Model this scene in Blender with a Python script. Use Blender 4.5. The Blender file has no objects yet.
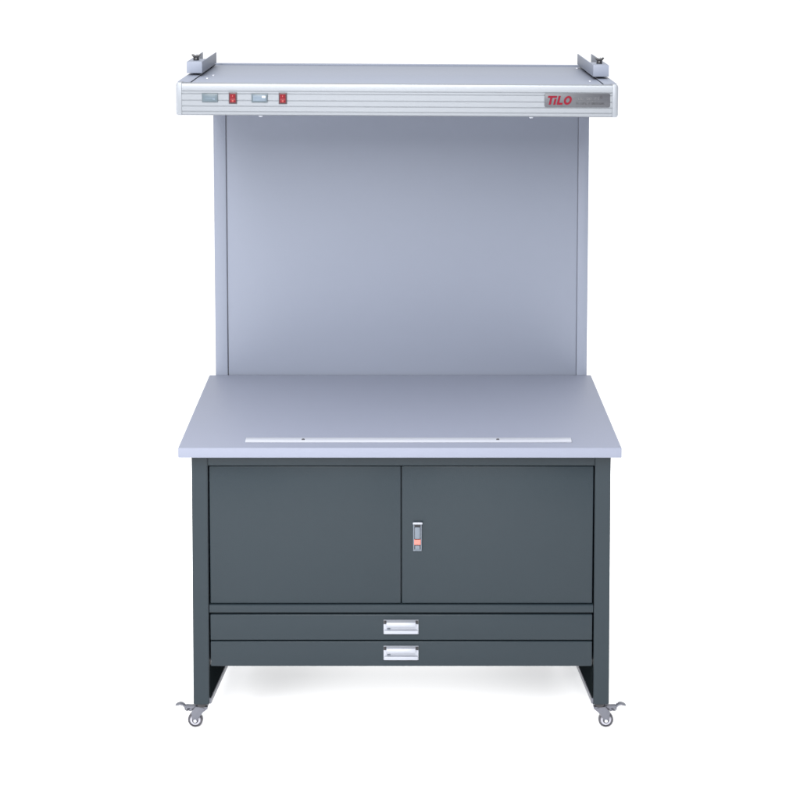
import bpy, bmesh, math
from mathutils import Vector, Matrix
S = bpy.context.scene
C = S.collection
DZ = 0.067           # floor is z = 0; the drawing heights below are lifted by this
R = math.radians

# ------------------------------------------------------------------ materials
def mat(name, col, rough=0.45, metal=0.0, spec=0.5, bump=0.0, bscale=400.0, var=0.0, vscale=3.0,
        stretch=(1, 1, 1), emit=None, es=0.0, rvar=0.0, coat=0.0, wave=0.0):
    m = bpy.data.materials.new(name); m.use_nodes = True
    nt = m.node_tree; b = nt.nodes['Principled BSDF']
    b.inputs['Base Color'].default_value = (*col, 1)
    b.inputs['Roughness'].default_value = rough
    b.inputs['Metallic'].default_value = metal
    b.inputs['Specular IOR Level'].default_value = spec
    b.inputs['Coat Weight'].default_value = coat
    tc = nt.nodes.new('ShaderNodeTexCoord'); mp = nt.nodes.new('ShaderNodeMapping')
    mp.inputs['Scale'].default_value = stretch
    nt.links.new(tc.outputs['Object'], mp.inputs['Vector'])
    if bump:
        n = nt.nodes.new('ShaderNodeTexNoise'); n.inputs['Scale'].default_value = bscale
        n.inputs['Detail'].default_value = 3
        bp = nt.nodes.new('ShaderNodeBump'); bp.inputs['Strength'].default_value = bump
        bp.inputs['Distance'].default_value = 0.0006
        nt.links.new(mp.outputs[0], n.inputs['Vector']); nt.links.new(n.outputs['Fac'], bp.inputs['Height'])
        nt.links.new(bp.outputs[0], b.inputs['Normal'])
        if wave:      # slight waviness of pressed sheet metal
            n3 = nt.nodes.new('ShaderNodeTexNoise'); n3.inputs['Scale'].default_value = 5; n3.inputs['Detail'].default_value = 1
            b3 = nt.nodes.new('ShaderNodeBump'); b3.inputs['Strength'].default_value = wave; b3.inputs['Distance'].default_value = 0.004
            nt.links.new(tc.outputs['Object'], n3.inputs['Vector']); nt.links.new(n3.outputs['Fac'], b3.inputs['Height'])
            nt.links.new(b3.outputs[0], bp.inputs['Normal'])
    if var:
        n2 = nt.nodes.new('ShaderNodeTexNoise'); n2.inputs['Scale'].default_value = vscale
        n2.inputs['Detail'].default_value = 4
        nt.links.new(mp.outputs[0], n2.inputs['Vector'])
        mr = nt.nodes.new('ShaderNodeMapRange')
        mr.inputs['To Min'].default_value = 1 - var; mr.inputs['To Max'].default_value = 1 + var
        nt.links.new(n2.outputs['Fac'], mr.inputs['Value'])
        vm = nt.nodes.new('ShaderNodeVectorMath'); vm.operation = 'SCALE'
        vm.inputs[0].default_value = col
        nt.links.new(mr.outputs[0], vm.inputs['Scale']); nt.links.new(vm.outputs[0], b.inputs['Base Color'])
        if rvar:
            mr2 = nt.nodes.new('ShaderNodeMapRange')
            mr2.inputs['To Min'].default_value = rough - rvar; mr2.inputs['To Max'].default_value = rough + rvar
            nt.links.new(n2.outputs['Fac'], mr2.inputs['Value']); nt.links.new(mr2.outputs[0], b.inputs['Roughness'])
    if emit:
        b.inputs['Emission Color'].default_value = (*emit, 1); b.inputs['Emission Strength'].default_value = es
    return m

GREY = (0.164, 0.182, 0.230)
M = dict(
    grey=mat('grey_powder_coat', GREY, 0.5, bump=0.25, bscale=500, var=0.012, rvar=0.04, spec=0.35),
    desk=mat('grey_desk_laminate', (0.180, 0.195, 0.249), 0.5, bump=0.2, bscale=450, var=0.012, rvar=0.04, spec=0.3),
    dark=mat('slate_powder_coat', (0.0150, 0.0225, 0.0285), 0.30, bump=0.3, bscale=450, var=0.04, rvar=0.05, spec=0.23, wave=0.5),
    black=mat('black_steel', (0.006, 0.008, 0.009), 0.9, spec=0.0),
    plastic=mat('black_plastic', (0.012, 0.012, 0.015), 0.35, bump=0.1),
    alu=mat('brushed_aluminium', (0.185, 0.198, 0.218), 0.42, metal=0.5, bump=0.15, bscale=60, stretch=(0.1, 30, 30), var=0.02, vscale=8),
    cap=mat('satin_aluminium_cap', (0.185, 0.198, 0.220), 0.45, metal=0.35, bump=0.1),
    white=mat('white_plastic', (0.34, 0.355, 0.40), 0.3, bump=0.05),
    steel=mat('zinc_plated_steel', (0.13, 0.134, 0.158), 0.35, metal=0.6, bump=0.1),
    chrome=mat('bright_steel', (0.6, 0.62, 0.68), 0.22, metal=0.9),
    tyre=mat('grey_rubber', (0.045, 0.043, 0.052), 0.5, bump=0.2),
    rim=mat('nylon_white', (0.34, 0.34, 0.385), 0.4),
    red=mat('red_switch_plastic', (0.115, 0.0015, 0.006), 0.4, spec=0.2),
    bezel=mat('bezel_plastic', (0.025, 0.008, 0.012), 0.4),
    lcdframe=mat('meter_frame_plastic', (0.05, 0.07, 0.085), 0.35),
    lcd=mat('meter_lcd', (0.055, 0.08, 0.1), 0.4, var=0.25, vscale=60),
    lcdlit=mat('meter_lcd_pale', (0.095, 0.125, 0.16), 0.4, var=0.2, vscale=60),
    glare=mat('meter_painted_glare', (0.40, 0.43, 0.46), 0.3),  # glare on the meter screen, put in as a pale colour
    plate=mat('etched_name_plate', (0.048, 0.050, 0.059), 0.45, metal=0.1, bump=0.5, bscale=200, var=0.12, vscale=90, stretch=(0.3, 1, 1)),
    logo=mat('red_enamel', (0.12, 0.002, 0.011), 0.6, spec=0.15),
    etch=mat('etched_text_grey', (0.068, 0.070, 0.078), 0.4),
    darktext=mat('dark_text', (0.02, 0.02, 0.025), 0.4),
    coral=mat('coral_glow_and_marks', (0.46, 0.13, 0.105), 0.3),  # colours in the latch's reflected red glow; also the rocker marks
    silver=mat('handle_zinc', (0.12, 0.14, 0.17), 0.4, metal=0.4),
    pull=mat('drawer_pull_aluminium', (0.31, 0.325, 0.37), 0.4, metal=0.35, bump=0.1),
    floor=mat('white_studio_floor', (0.93, 0.93, 0.935), 0.6, spec=0.2, var=0.004, vscale=0.7),
)

# ------------------------------------------------------------------ geometry helpers
def box(bm, x0, x1, y0, y1, z0, z1, bev=0.0015, mi=0, seg=2):
    t = bmesh.new()
    bmesh.ops.create_cube(t, size=1)
    for v in t.verts:
        v.co = Vector((x0 if v.co.x < 0 else x1, y0 if v.co.y < 0 else y1, z0 if v.co.z < 0 else z1))
    if bev:
        bmesh.ops.bevel(t, geom=t.edges[:], offset=bev, segments=seg, affect='EDGES', profile=0.5)
    merge(bm, t, mi)

def merge(bm, t, mi=0, mtx=None):
    if mtx is not None: t.transform(mtx)
    vs = [bm.verts.new(v.co) for v in t.verts]
    t.verts.index_update()
    for f in t.faces:
        try:
            nf = bm.faces.new([vs[v.index] for v in f.verts]); nf.material_index = mi; nf.smooth = True
        except ValueError: pass
    t.free()

def cyl(bm, c, r, h, axis='Y', r2=None, n=40, mi=0, bev=0.0):
    t = bmesh.new()
    bmesh.ops.create_cone(t, cap_ends=True, segments=n, radius1=r, radius2=r if r2 is None else r2, depth=h)
    if bev:
        es = [e for e in t.edges if len(e.link_faces) == 2 and any(len(f.verts) > 4 for f in e.link_faces)]
        bmesh.ops.bevel(t, geom=es, offset=bev, segments=2, affect='EDGES', profile=0.5)
    m = {'Y': Matrix.Rotation(R(90), 4, 'X'), 'X': Matrix.Rotation(R(90), 4, 'Y'), 'Z': Matrix()}[axis]
    merge(bm, t, mi, Matrix.Translation(c) @ m)

def ring(bm, c, ro, ri, h, n=48, mi=0):
    """flat ring whose axis is Y, with softly rounded outer edge"""
    prof = [(ri, -h/2), (ro - h*.25, -h/2), (ro, -h*.25), (ro, h*.25), (ro - h*.25, h/2), (ri, h/2)]
    vs = []
    for i in range(n):
        a = 2*math.pi*i/n
        vs.append([bm.verts.new((c[0] + r*math.cos(a), c[1] + y, c[2] + r*math.sin(a))) for r, y in prof])
    k = len(prof)
    for i in range(n):
        for j in range(k):
            f = bm.faces.new((vs[i][j], vs[i][(j+1) % k], vs[(i+1) % n][(j+1) % k], vs[(i+1) % n][j]))
            f.material_index = mi; f.smooth = True

def prism(bm, pts, a0, a1, plane='XZ', bev=0.0, mi=0):
    """closed outline extruded along the third axis; plane 'XZ' goes along y, 'YZ' along x, 'XY' along z"""
    t = bmesh.new()
    def P(p, a):
        return {'XZ': (p[0], a, p[1]), 'YZ': (a, p[0], p[1]), 'XY': (p[0], p[1], a)}[plane]
    v0 = [t.verts.new(P(p, a0)) for p in pts]; v1 = [t.verts.new(P(p, a1)) for p in pts]
    t.faces.new(v0); t.faces.new(v1[::-1]); n = len(pts)
    for i in range(n): t.faces.new((v0[i], v0[(i+1) % n], v1[(i+1) % n], v1[i]))
    bmesh.ops.recalc_face_normals(t, faces=t.faces[:])
    if bev: bmesh.ops.bevel(t, geom=t.edges[:], offset=bev, segments=2, affect='EDGES', profile=0.5)
    merge(bm, t, mi)

WORLD = {}
def obj(name, bm, mats, parent=None, pivot=None):
    """link bm as ONE mesh object with its origin at its own centre"""
    bmesh.ops.recalc_face_normals(bm, faces=bm.faces[:])
    bm.transform(Matrix.Translation((0, 0, DZ)))
    if pivot is None:
        lo = Vector([min(v.co[i] for v in bm.verts) for i in range(3)])
        hi = Vector([max(v.co[i] for v in bm.verts) for i in range(3)])
        pivot = (lo + hi) / 2
    else: pivot = Vector(pivot) + Vector((0, 0, DZ))
    bm.transform(Matrix.Translation(-pivot))
    me = bpy.data.meshes.new(name); bm.to_mesh(me); bm.free()
    for m in (mats if isinstance(mats, (list, tuple)) else [mats]): me.materials.append(m)
    try: me.set_sharp_from_angle(angle=R(35))
    except Exception: pass
    o = bpy.data.objects.new(name, me); C.objects.link(o)
    WORLD[o.name] = pivot
    if parent:
        o.parent = parent; o.location = pivot - WORLD.get(parent.name, Vector((0, 0, 0)))
    else: o.location = pivot
    return o
N = bmesh.new

# ------------------------------------------------------------------ setting
fb = N()
v = [fb.verts.new(p) for p in ((-30, -12, -DZ), (30, -12, -DZ), (30, 45, -DZ), (-30, 45, -DZ))]
fb.faces.new(v)
fl = obj('floor', fb, M['floor']); fl['kind'] = 'structure'

# ------------------------------------------------------------------ the workstation
root = bpy.data.objects.new('viewing_workstation', None); C.objects.link(root)
root['label'] = 'grey print viewing workstation with aluminium light hood over a slate cabinet on casters'
root['category'] = 'workstation'
WORLD[root.name] = Vector((0, 0, 0))

# desktop
b = N(); box(b, -0.681, 0.668, 0.0, 0.798, 0.8192, 0.850, 0.0022, seg=3)
desktop = obj('desktop', b, M['desk'], root)
# straight edge along the front of the desk
b = N(); box(b, -0.4815, 0.5210, 0.049, 0.083, 0.8503, 0.8560, 0.001)
strip = obj('stop_strip', b, M['white'], root)
strip['label'] = 'white stop strip screwed along the front of the desktop'
for x in (-0.304, 0.2948):
    b = N(); cyl(b, (x, 0.062, 0.8570), 0.0052, 0.0024, 'Z', 0.0042, 24); cyl(b, (x, 0.062, 0.8584), 0.0018, 0.0006, 'Z', None, 6)
    obj('screw', b, M['tyre'], strip)

# uprights and back panel
for x0, x1 in ((-0.659, -0.6158), (0.6168, 0.6535)):
    b = N(); box(b, x0, x1, 0.800, 0.845, 0.02, 1.900, 0.003)
    obj('upright', b, M['grey'], root)
b = N(); box(b, -0.6133, 0.6157, 0.8035, 0.822, 0.78, 1.900, 0.0025)
obj('back_panel', b, M['grey'], root)
for x0, x1, y0 in ((-0.6156, -0.6134, 0.810), (0.6158, 0.6166, 0.8055)):
    b = N(); box(b, x0, x1, y0, 0.830, 0.79, 1.895, 0)
    obj('panel_joint', b, M['steel'], root)

# ---- cabinet frame
LF0, LF1 = 0.050, 0.098
for x0, x1, sgn in ((-0.6470, -0.5978, 1), (0.5937, 0.6420, -1)):
    b = N()
    t = bmesh.new(); bmesh.ops.create_cube(t, size=1)
    for q in t.verts:
        q.co = Vector((x0 if q.co.x < 0 else x1, LF0 if q.co.y < 0 else LF1, 0.0145 if q.co.z < 0 else 0.8185))
        if q.co.z < 0.1: q.co.x -= sgn*0.0022
    bmesh.ops.bevel(t, geom=t.edges[:], offset=0.0022, segments=3, affect='EDGES')
    merge(b, t)
    obj('leg', b, M['dark'], root)
for x0, x1 in ((-0.575, -0.527), (0.522, 0.570)):
    b = N(); box(b, x0, x1, 0.70, 0.748, 0.0145, 0.14, 0.002)
    obj('leg', b, M['dark'], root)
b = N(); box(b, -0.5972, 0.5930, 0.0525, 0.090, 0.7772, 0.8185, 0.0015); obj('top_rail', b, M['dark'], root)
b = N(); box(b, -0.5972, 0.5930, 0.0525, 0.090, 0.3095, 0.3345, 0.0015); obj('middle_rail', b, M['dark'], root)
# carcass: sides, back, bottom, dark inside
b = N()
box(b, -0.640, -0.600, 0.0985, 0.775, 0.137, 0.8180, 0.001)
box(b, 0.596, 0.636, 0.0985, 0.775, 0.137, 0.8180, 0.001)
box(b, -0.5995, 0.5955, 0.765, 0.774, 0.138, 0.8175, 0)
box(b, -0.5995, 0.5955, 0.100, 0.7645, 0.138, 0.1425, 0)
obj('carcass', b, M['dark'], root)
b = N(); box(b, -0.5968, 0.5926, 0.084, 0.0955, 0.145, 0.776, 0); obj('inner_frame', b, M['dark'], root)

# lower side rails, toed in towards the rear legs, with dark side plates above them
def yawed(bm, x, y, L, w0, w1, z0, z1, ang, mi=0):
    t = bmesh.new(); bmesh.ops.create_cube(t, size=1)
    for q in t.verts:
        q.co = Vector((w0 if q.co.x < 0 else w1, 0 if q.co.y < 0 else L, z0 if q.co.z < 0 else z1))
    bmesh.ops.bevel(t, geom=t.edges[:], offset=0.0012, segments=2, affect='EDGES')
    merge(bm, t, mi, Matrix.Translation((x, y, 0)) @ Matrix.Rotation(ang, 4, 'Z'))
for sgn, xi in ((-1, -0.5985), (1, 0.5945)):
    a = -sgn*0 + (R(-5.6) if sgn < 0 else R(4.6))
    b = N(); yawed(b, xi + sgn*0.0035, 0.0540, 0.64, -0.0075, 0.0075, 0.016, 0.034, a)
    box(b, xi - sgn*0.030 - 0.008, xi - sgn*0.030 + 0.008, 0.330, 0.352, 0.016, 0.032, 0.001)
    obj('side_rail', b, M['steel'], root)
    b = N(); yawed(b, xi - sgn*0.0012, 0.0520, 0.64, -0.001, 0.001, 0.0345, 0.1365, a)
    obj('side_plate', b, M['black'], root)

# ---- doors
def door(x0, x1, fold):
    b = N(); box(b, x0, x1, 0.0575, 0.078, 0.3368, 0.7738, 0.003, seg=3)
    return obj('door', b, M['dark'], root)
dl = door(-0.5945, -0.0036, 0)
dr = door(-0.0004, 0.5905, 1)
b = N()   # latch: silver frame, recess, lever, coral block painting in a reflected red glow
X0, X1, Y = 0.0345, 0.0610, 0.0572
box(b, X0, X1, Y-0.004, Y, 0.5060, 0.5980, 0.0008)
box(b, X0+0.0035, X1-0.0035, Y-0.0047, Y-0.0041, 0.5115, 0.5905, 0, mi=1)
box(b, X0+0.005, X1-0.005, Y-0.011, Y-0.005, 0.5465, 0.5835, 0.0015, mi=0)
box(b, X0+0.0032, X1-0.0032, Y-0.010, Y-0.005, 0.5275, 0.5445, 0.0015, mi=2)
box(b, X0-0.001, X1+0.002, Y-0.010, Y-0.0045, 0.5925, 0.5985, 0.001, mi=3)
box(b, X0+0.006, X1-0.006, Y-0.009, Y-0.005, 0.5120, 0.5250, 0.001, mi=4)
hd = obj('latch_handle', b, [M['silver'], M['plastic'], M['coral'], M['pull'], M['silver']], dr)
hd['label'] = 'silver paddle latch with reflected red glow painted as a coral block'

# ---- drawers
for z0, z1, hz in ((0.2215, 0.3028, 0.2644), (0.1372, 0.2164, 0.1810)):
    b = N(); box(b, -0.5945, 0.5905, 0.0535, 0.080, z0, z1, 0.002, seg=3)
    d = obj('drawer', b, M['dark'], root)
    hx0, hx1, Yd = -0.0573, 0.0511, 0.0532
    b = N()
    h = 0.0225
    box(b, hx0, hx1, Yd-0.0025, Yd, hz-h, hz+h, 0.0008)                         # mounting plate
    prism(b, [(Yd-0.003, hz+h-0.0002), (Yd-0.0165, hz+h-0.003), (Yd-0.019, hz+h-0.0105), (Yd-0.0165, hz+h-0.0175),
              (Yd-0.015, hz+h-0.0175), (Yd-0.0165, hz+h-0.0105), (Yd-0.0145, hz+h-0.005), (Yd-0.003, hz+h-0.0025)],
          hx0+0.009, hx1-0.009, 'YZ', 0.0003)                                    # grip hood
    box(b, hx0+0.002, hx1-0.002, Yd-0.0065, Yd-0.0028, hz-h+0.001, hz-h+0.0125, 0.0012)   # lower lip
    for sx in (hx0+0.0045, hx1-0.0045):
        box(b, sx-0.0042, sx+0.0042, Yd-0.0042, Yd-0.0027, hz+h-0.0125, hz+h-0.001, 0.0005, mi=1)
    box(b, hx0+0.011, hx0+0.021, Yd-0.0042, Yd-0.0029, hz-0.0075, hz-0.0035, 0.0003, mi=2)
    obj('drawer_pull', b, [M['pull'], M['plastic'], M['silver']], d)

# ---- casters
def caster(x, y, s, zt=0.0145):
    """s = -1: wheel and brake lever trail to the left, +1 to the right"""
    e = N()
    cyl(e, (x, y, zt-0.003), 0.0195, 0.005, 'Z', None, 32, 0, 0.001)
    cyl(e, (x, y, zt-0.0095), 0.0165, 0.008, 'Z', 0.0185, 32, 0, 0.001)
    c = obj('caster', e, M['plastic'], root)
    wx, wz = x + s*0.0205, -DZ + 0.0232
    # fork: two cheeks and a bridge
    f = N()
    chk = [(x - s*0.019, zt-0.0135), (x - s*0.019, zt-0.019), (x - s*0.004, zt-0.031), (wx - s*0.007, wz+0.002), (wx - s*0.002, wz-0.004), (wx + s*0.004, wz-0.002),
           (wx + s*0.010, wz+0.008), (wx + s*0.012, zt-0.030), (x + s*0.019, zt-0.0135)]
    for ya, yb in ((y-0.0125, y-0.0105), (y+0.0105, y+0.0125)): prism(f, chk, ya, yb, 'XZ', 0.0004)
    box(f, x-0.019, x+0.019, y-0.0103, y+0.0103, zt-0.0165, zt-0.0138, 0.0006)
    cyl(f, (x - s*0.006, y-0.0135, zt-0.019), 0.0035, 0.003, 'Y', None, 20)
    obj('fork', f, M['steel'], c)
    w = N()
    ring(w, (wx, y, wz), 0.0232, 0.0185, 0.0185, mi=0)
    ring(w, (wx, y, wz), 0.0188, 0.0100, 0.0160, mi=1)
    cyl(w, (wx, y, wz), 0.0102, 0.0165, 'Y', None, 32, 2)
    cyl(w, (wx, y, wz), 0.0052, 0.0285, 'Y', None, 24, 3, 0.0008)
    obj('wheel', w, [M['tyre'], M['rim'], M['tyre'], M['chrome']], c)
    l = N()
    def L(u, v): return (x + s*u, zt - v)
    prism(l, [L(0.016, 0.0125), L(0.034, 0.0135), L(0.050, 0.0125), L(0.058, 0.0065), L(0.068, 0.0050), L(0.078, 0.0080),
              L(0.0835, 0.0120), L(0.078, 0.0120), L(0.068, 0.0095), L(0.060, 0.0110), L(0.054, 0.0175), L(0.040, 0.0185), L(0.030, 0.0220), L(0.020, 0.0200)],
          y-0.0085, y+0.0085, 'XZ', 0.0008)
    ring(l, (x + s*0.0465, y, zt-0.0225), 0.0078, 0.0034, 0.017)
    prism(l, [L(0.030, 0.0195), L(0.0365, 0.0205), L(0.041, 0.0285), L(0.034, 0.0300), L(0.027, 0.0260)], y-0.0065, y+0.0065, 'XZ', 0.0005)
    obj('brake_lever', l, M['steel'], c)
caster(-0.6262, 0.074, -1)
caster(0.6175, 0.074, 1)
caster(-0.551, 0.724, -1)
caster(0.546, 0.724, 1)

# ------------------------------------------------------------------ light hood
HX0, HX1, HZ0, HZ1, HY0, HY1 = -0.6715, 0.6415, 1.8520, 1.9515, 0.107, 0.792
b = N()
# extruded front profile with shallow grooves (y, z)
pr = [(HY0+0.004, HZ0), (HY0+0.0005, HZ0+0.003)]
for g in (0.012, 0.0285, 0.046, 0.0665, 0.0745):
    pr += [(HY0, HZ0+g-0.0016), (HY0+0.0016, HZ0+g-0.0006), (HY0+0.0016, HZ0+g+0.0006), (HY0, HZ0+g+0.0016)]
pr += [(HY0, HZ1-0.008), (HY0+0.0015, HZ1-0.003), (HY0+0.006, HZ1), (HY0+0.012, HZ1), (HY0+0.012, HZ1-0.006), (HY0+0.020, HZ1-0.006), (HY0+0.020, HZ0)]
prism(b, pr, HX0, HX1, 'YZ')
hood = obj('light_hood', b, M['alu'], root, pivot=(-0.015, HY0, 1.9015))
for x0, x1, s in ((HX0-0.0178, HX0-0.0004, -1), (HX1+0.0004, HX1+0.0178, 1)):
    b = N()
    xo = x0 if s < 0 else x1; xi = x1 if s < 0 else x0
    r = 0.007
    pts = [(xi, HZ0), (xo - s*r, HZ0), (xo - s*r*.3, HZ0 + r*.3), (xo, HZ0 + r), (xo, HZ1 - r), (xo - s*r*.3, HZ1 - r*.3 + .001), (xo - s*r, HZ1+0.001), (xi, HZ1+0.001)]
    prism(b, pts, HY0-0.0006, HY0+0.030, 'XZ', 0.001)
    obj('end_cap', b, M['cap'], hood)
# side walls, rear wall
for x0, x1 in ((HX0-0.017, HX0-0.012), (HX1+0.012, HX1+0.017)):
    b = N(); box(b, x0, x1, HY0+0.0305, HY1, HZ0, HZ1, 0.0015)
    x2, x3 = (x0, x0+0.040) if x0 < 0 else (x1-0.040, x1)
    box(b, x2, x3, HY0+0.0305, HY1, HZ1-0.002, HZ1+0.0012, 0.001)
    obj('side_frame', b, M['grey'], hood)
b = N(); box(b, HX0-0.016, HX1+0.016, HY1-0.006, HY1+0.001, HZ0, HZ1-0.0025, 0.001)
box(b, HX0+0.0245, HX1-0.0245, HY1-0.020, HY1, HZ1-0.002, HZ1+0.0035, 0.001)
obj('rear_frame', b, M['grey'], hood)
b = N(); box(b, HX0+0.0252, HX1-0.0252, HY0+0.0206, HY1-0.0204, HZ1-0.010, HZ1-0.0015, 0.001)
obj('top_panel', b, M['grey'], hood)
b = N(); box(b, HX0, HX1, HY0+0.0212, HY1-0.0065, HZ0+0.004, HZ0+0.007, 0.0005)
obj('diffuser', b, M['white'], hood)
for x, y in ((-0.606, 0.364), (-0.613, 0.262), (0.588, 0.236), (0.598, 0.70)):
    b = N(); cyl(b, (x, y, HZ1-0.0010), 0.0058, 0.0045, 'Z', 0.0045, 24, 0, 0.0008); obj('screw', b, M['pull'], hood)
for x in (-0.4326, 0.3958):
    b = N(); prism(b, [(x-0.007, HZ0-0.0004), (x-0.005, HZ0-0.0055), (x+0.005, HZ0-0.0055), (x+0.007, HZ0-0.0004)], HY0+0.012, HY0+0.028, 'XZ', 0.0006)
    obj('diffuser_clip', b, M['pull'], hood)

# meters and switches on the hood front
def meter(x0, x1, z0, z1, lit):
    b = N(); Y = HY0
    box(b, x0, x1, Y-0.004, Y-0.0003, z0, z1, 0.0012)
    m = obj('meter_display', b, M['lcdframe'], hood)
    b = N(); box(b, x0+0.005, x1-0.005, Y-0.0050, Y-0.0041, z0+0.005, z1-0.005, 0.0003)
    if lit:
        box(b, x1-0.017, x1-0.0062, Y-0.0056, Y-0.0051, z1-0.0125, z1-0.0065, 0, mi=1)
        box(b, x0+0.009, x1-0.0195, Y-0.0055, Y-0.0051, z1-0.0125, z1-0.0085, 0, mi=2)
    else:
        box(b, x0+0.010, x1-0.013, Y-0.0055, Y-0.0051, z0+0.0115, z0+0.0135, 0, mi=2)
        box(b, x1-0.015, x1-0.0085, Y-0.0056, Y-0.0051, z0+0.0075, z0+0.0125, 0, mi=2)
    obj('screen', b, [M['lcdlit'] if lit else M['lcd'], M['glare'], M['lcdlit']], m)
    return m
m1 = meter(-0.6100, -0.5615, 1.8925, 1.9195, False); m1['label'] = 'dark blue grey meter display at the left end of the hood'
m2 = meter(-0.4590, -0.4098, 1.8925, 1.9195, True); m2['label'] = 'pale meter display with a painted white glare strip, between the two red switches'
def switch(x0, x1, z0, z1):
    b = N(); Y = HY0
    box(b, x0, x1, Y-0.0035, Y-0.0003, z0, z1, 0.001)
    s = obj('power_switch', b, M['bezel'], hood)
    b = N(); zm = (z0+z1)/2
    prism(b, [(Y-0.0036, z0+0.004), (Y-0.0060, z0+0.004), (Y-0.0075, zm-0.006), (Y-0.0060, zm), (Y-0.0100, z1-0.004), (Y-0.0036, z1-0.004)],
          x0+0.0038, x1-0.0038, 'YZ', 0.0004)
    box(b, (x0+x1)/2-0.0005, (x0+x1)/2+0.0005, Y-0.0095, Y-0.0078, zm+0.005, zm+0.0095, 0, mi=1)
    ring(b, ((x0+x1)/2, Y-0.0072, zm-0.008), 0.0024, 0.0016, 0.0008, 20, mi=1)
    obj('rocker', b, [M['red'], M['coral']], s)
switch(-0.5285, -0.5035, 1.8882, 1.9226)
switch(-0.3761, -0.3511, 1.8882, 1.9226)

# name plate
b = N(); PX0, PX1, PZ0, PZ1 = 0.4346, 0.6345, 1.8830, 1.9255
prism(b, [(PX0+0.003, PZ0), (PX1-0.003, PZ0), (PX1, PZ0+0.003), (PX1, PZ1-0.003), (PX1-0.003, PZ1), (PX0+0.003, PZ1), (PX0, PZ1-0.003), (PX0, PZ0+0.003)],
      HY0-0.0028, HY0-0.0003, 'XZ', 0.0005)
plate = obj('name_plate', b, M['plate'], hood)
plate['label'] = 'dark grey name plate with the red word TiLO'
YP = HY0 - 0.0030
def stroke(bm, x, z, pts, hgt, sh, mi=0, dep=0.0010):
    prism(bm, [(x + (p[0] + sh*p[1])*hgt, z + p[1]*hgt) for p in pts], YP-dep, YP, 'XZ', 0, mi)
b = N(); H = 0.0270; zb = PZ0 + 0.0075; sh = 0.22
stroke(b, 0.4400, zb, [(0, .78), (.78, .78), (.78, 1), (0, 1)], H, sh)                     # T
stroke(b, 0.4400, zb, [(.27, 0), (.51, 0), (.51, .775), (.27, .775)], H, sh)
stroke(b, 0.4610, zb, [(0, 0), (.23, 0), (.23, .66), (0, .66)], H, sh)                     # i
stroke(b, 0.4610, zb, [(0, .79), (.23, .79), (.23, 1), (0, 1)], H, sh)
stroke(b, 0.4715, zb, [(0, 0), (.24, 0), (.24, 1), (0, 1)], H, sh)                         # L
stroke(b, 0.4715, zb, [(.245, 0), (.64, 0), (.64, .22), (.245, .22)], H, sh)
# O : slanted ring
n = 28; cx, cz = 0.5025, zb + H/2
vo = []
for i in range(n):
    a = 2*math.pi*i/n
    row = []
    for k in (1.0, 0.0):
        for yy in (YP-0.0010, YP):
            ex, ez = ((0.0118, H/2) if k else (0.0055, H/2*0.56))
            dz = ez*math.sin(a); row.append(b.verts.new((cx + ex*math.cos(a) + sh*dz + sh*H/2, yy, cz + dz)))
    vo.append(row)
for i in range(n):
    p, q = vo[i], vo[(i+1) % n]
    for f in ((p[0], q[0], q[2], p[2]), (p[0], p[1], q[1], q[0]), (p[2], q[2], q[3], p[3]), (p[1], p[3], q[3], q[1])): b.faces.new(f)
obj('lettering', b, M['logo'], plate)
import random
rnd = random.Random(4)
b = N()   # the small worn lines beside the logo, too worn to read
def worn(x, x1, z, h, mi):
    while x < x1:
        w = rnd.uniform(.55, .95)*h
        k = rnd.random()
        if k > .12:
            t = h*.2
            box(b, x, x+t, YP-0.0006, YP, z, z+h, 0, mi)
            if rnd.random() > .35: box(b, x+t+0.0001, x+w, YP-0.0006, YP, z+h-t, z+h, 0, mi)
            if rnd.random() > .35: box(b, x+t+0.0001, x+w, YP-0.0006, YP, z, z+t, 0, mi)
            if rnd.random() > .6: box(b, x+w+0.0001, x+w+t, YP-0.0006, YP, z, z+h, 0, mi)
        x += w + h*.35
worn(0.5300, 0.602, PZ0+0.0225, 0.0078, 0)
worn(0.5300, 0.598, PZ0+0.0155, 0.0045, 0)
worn(0.5320, 0.612, PZ0+0.0085, 0.0050, 1)
worn(0.6040, 0.627, PZ0+0.0275, 0.0080, 1)
obj('small_print', b, [M['etch'], M['darktext']], plate)

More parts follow.
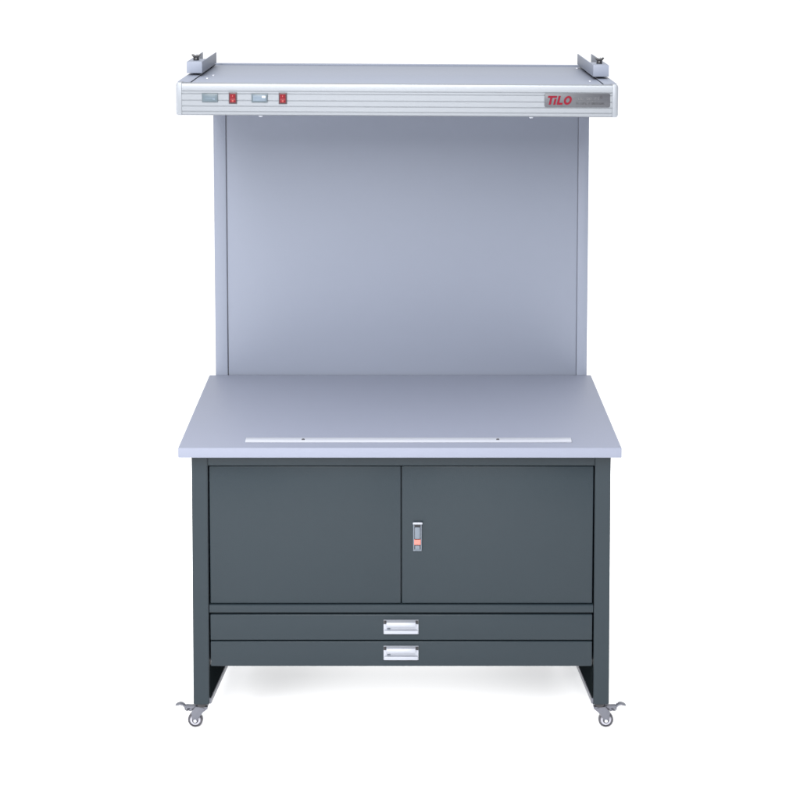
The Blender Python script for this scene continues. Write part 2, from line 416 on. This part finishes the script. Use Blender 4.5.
# mounting brackets on top of the hood, open channels with a front plate
def bracket(x0, x1, y0, y1, z0, s):
    """s = +1: the hood's middle lies to the +x side of this bracket"""
    zf, h = z0, 0.0365
    b = N(); T = 0.0025
    box(b, x0, x1, y0, y0+T, zf, zf+h, 0.0008)                                   # front plate
    box(b, x0, x1, y0+T+0.0003, y1, zf, zf+T, 0.0004)                            # floor of the channel
    for xa in (x0, x1-T):
        box(b, xa, xa+T, y0+T+0.0003, y1, zf+T+0.0002, zf+h, 0.0006)
    box(b, x0+T+0.0003, x1-T-0.0003, y0+T+0.0003, y0+0.115, zf+h-T, zf+h, 0.0006)  # cover at the front
    # foot pads
    for yy in (y0+0.06, y1-0.05): box(b, (x0+x1)/2-0.012, (x0+x1)/2+0.012, yy-0.012, yy+0.012, zf-0.0065, zf-0.0003, 0.0006)
    o = obj('mounting_bracket', b, M['grey'], hood)
    b = N(); c = ((x0+x1)/2 - s*0.001, y0+0.055, zf+h+0.0003)
    cyl(b, (c[0], c[1], c[2]+0.0045), 0.0098, 0.009, 'Z', 0.0088, 24, 0, 0.0008)
    prism(b, [(c[0]-0.008, c[2]+0.0085), (c[0]+0.008, c[2]+0.0085), (c[0]+0.0105, c[2]+0.012), (c[0]+0.0150, c[2]+0.0175), (c[0]+0.0120, c[2]+0.0205),
              (c[0]+0.0045, c[2]+0.0170), (c[0]-0.0045, c[2]+0.0170), (c[0]-0.0120, c[2]+0.0205), (c[0]-0.0150, c[2]+0.0175), (c[0]-0.0105, c[2]+0.012)],
          c[1]-0.0055, c[1]+0.0055, 'XZ', 0.0010)
    cyl(b, (c[0], c[1], c[2]+0.016), 0.0032, 0.009, 'Z', None, 16, 1)
    obj('wing_screw', b, [M['plastic'], M['chrome']], o)
bracket(-0.6870, -0.6380, 0.335, 0.735, HZ1+0.0088, 1)
bracket(0.6035, 0.6530, 0.285, 0.745, HZ1+0.0088, -1)
hood.rotation_euler = (0, R(0.30), 0)

# ------------------------------------------------------------------ light
W = bpy.data.worlds.new('World'); S.world = W; W.use_nodes = True
nt = W.node_tree; bg = nt.nodes['Background']; bg.inputs[1].default_value = 1.0
# studio surround: bright behind the workstation and overhead, dimmer on the camera's side
tc = nt.nodes.new('ShaderNodeTexCoord'); sp = nt.nodes.new('ShaderNodeSeparateXYZ'); nt.links.new(tc.outputs['Generated'], sp.inputs[0])
def mrange(src, a, b_, c, d):
    n = nt.nodes.new('ShaderNodeMapRange'); n.interpolation_type = 'SMOOTHSTEP'
    for k, q in zip(('From Min', 'From Max', 'To Min', 'To Max'), (a, b_, c, d)): n.inputs[k].default_value = q
    nt.links.new(src, n.inputs['Value']); return n.outputs[0]
fy = mrange(sp.outputs['Y'], -0.5, 0.5, 0.0, 1.1)
fx = mrange(sp.outputs['X'], -0.9, 0.7, 0.50, 0.03)      # the camera's side: open to the left, dark to the right
fy2 = nt.nodes.new('ShaderNodeMath'); fy2.operation = 'MAXIMUM'; nt.links.new(fy, fy2.inputs[0]); nt.links.new(fx, fy2.inputs[1]); fy = fy2.outputs[0]
fz = mrange(sp.outputs['Z'], 0.25, 1.0, 0.0, 1.0)
ad = nt.nodes.new('ShaderNodeMath'); ad.operation = 'ADD'; nt.links.new(fy, ad.inputs[0]); nt.links.new(fz, ad.inputs[1])
vm = nt.nodes.new('ShaderNodeVectorMath'); vm.operation = 'SCALE'; vm.inputs[0].default_value = (0.975, 0.985, 1.0)
nt.links.new(ad.outputs[0], vm.inputs['Scale']); nt.links.new(vm.outputs[0], bg.inputs[0])
def area(name, loc, target, sx, sy, power, col=(1, 1, 1)):
    l = bpy.data.lights.new(name, 'AREA'); l.shape = 'RECTANGLE'; l.size = sx; l.size_y = sy; l.energy = power; l.color = col
    o = bpy.data.objects.new(name, l); C.objects.link(o); o.location = loc
    o.rotation_euler = (Vector(target) - Vector(loc)).to_track_quat('-Z', 'Y').to_euler()
    o['kind'] = 'structure'
    return o
area('softbox_key', (-0.6, -4.3, 4.7), (0, 0.4, 0.9), 3.6, 3.8, 700)
area('added_front_fill', (0.3, -5.2, 1.5), (0, 0.5, 1.0), 2.4, 1.4, 50)  # added fill lamp, lightens the back panel from the front
area('softbox_side', (-4.0, -3.4, 1.3), (0, 0.3, 0.9), 1.8, 2.0, 110)
area('added_low_rear_fill', (0, 2.6, 0.36), (0, 0.25, 0.0), 1.15, 0.6, 104)  # added lamp hidden behind the workstation, brightens the floor under the cabinet

# ------------------------------------------------------------------ camera
cd = bpy.data.cameras.new('camera'); cam = bpy.data.objects.new('camera', cd); C.objects.link(cam)
cam.location = (0, -4.748, 2.423 + DZ); cam.rotation_euler = (R(90 - 4.8), 0, 0)
cd.sensor_width = 36; cd.lens = 72; cd.shift_x = -2/800; cd.shift_y = -337/800
cd.clip_start = 0.1; cd.clip_end = 200
S.camera = cam
S.render.engine = 'CYCLES'
S.view_settings.view_transform = 'Standard'; S.view_settings.look = 'None'
S.view_settings.exposure = 0; S.view_settings.gamma = 1
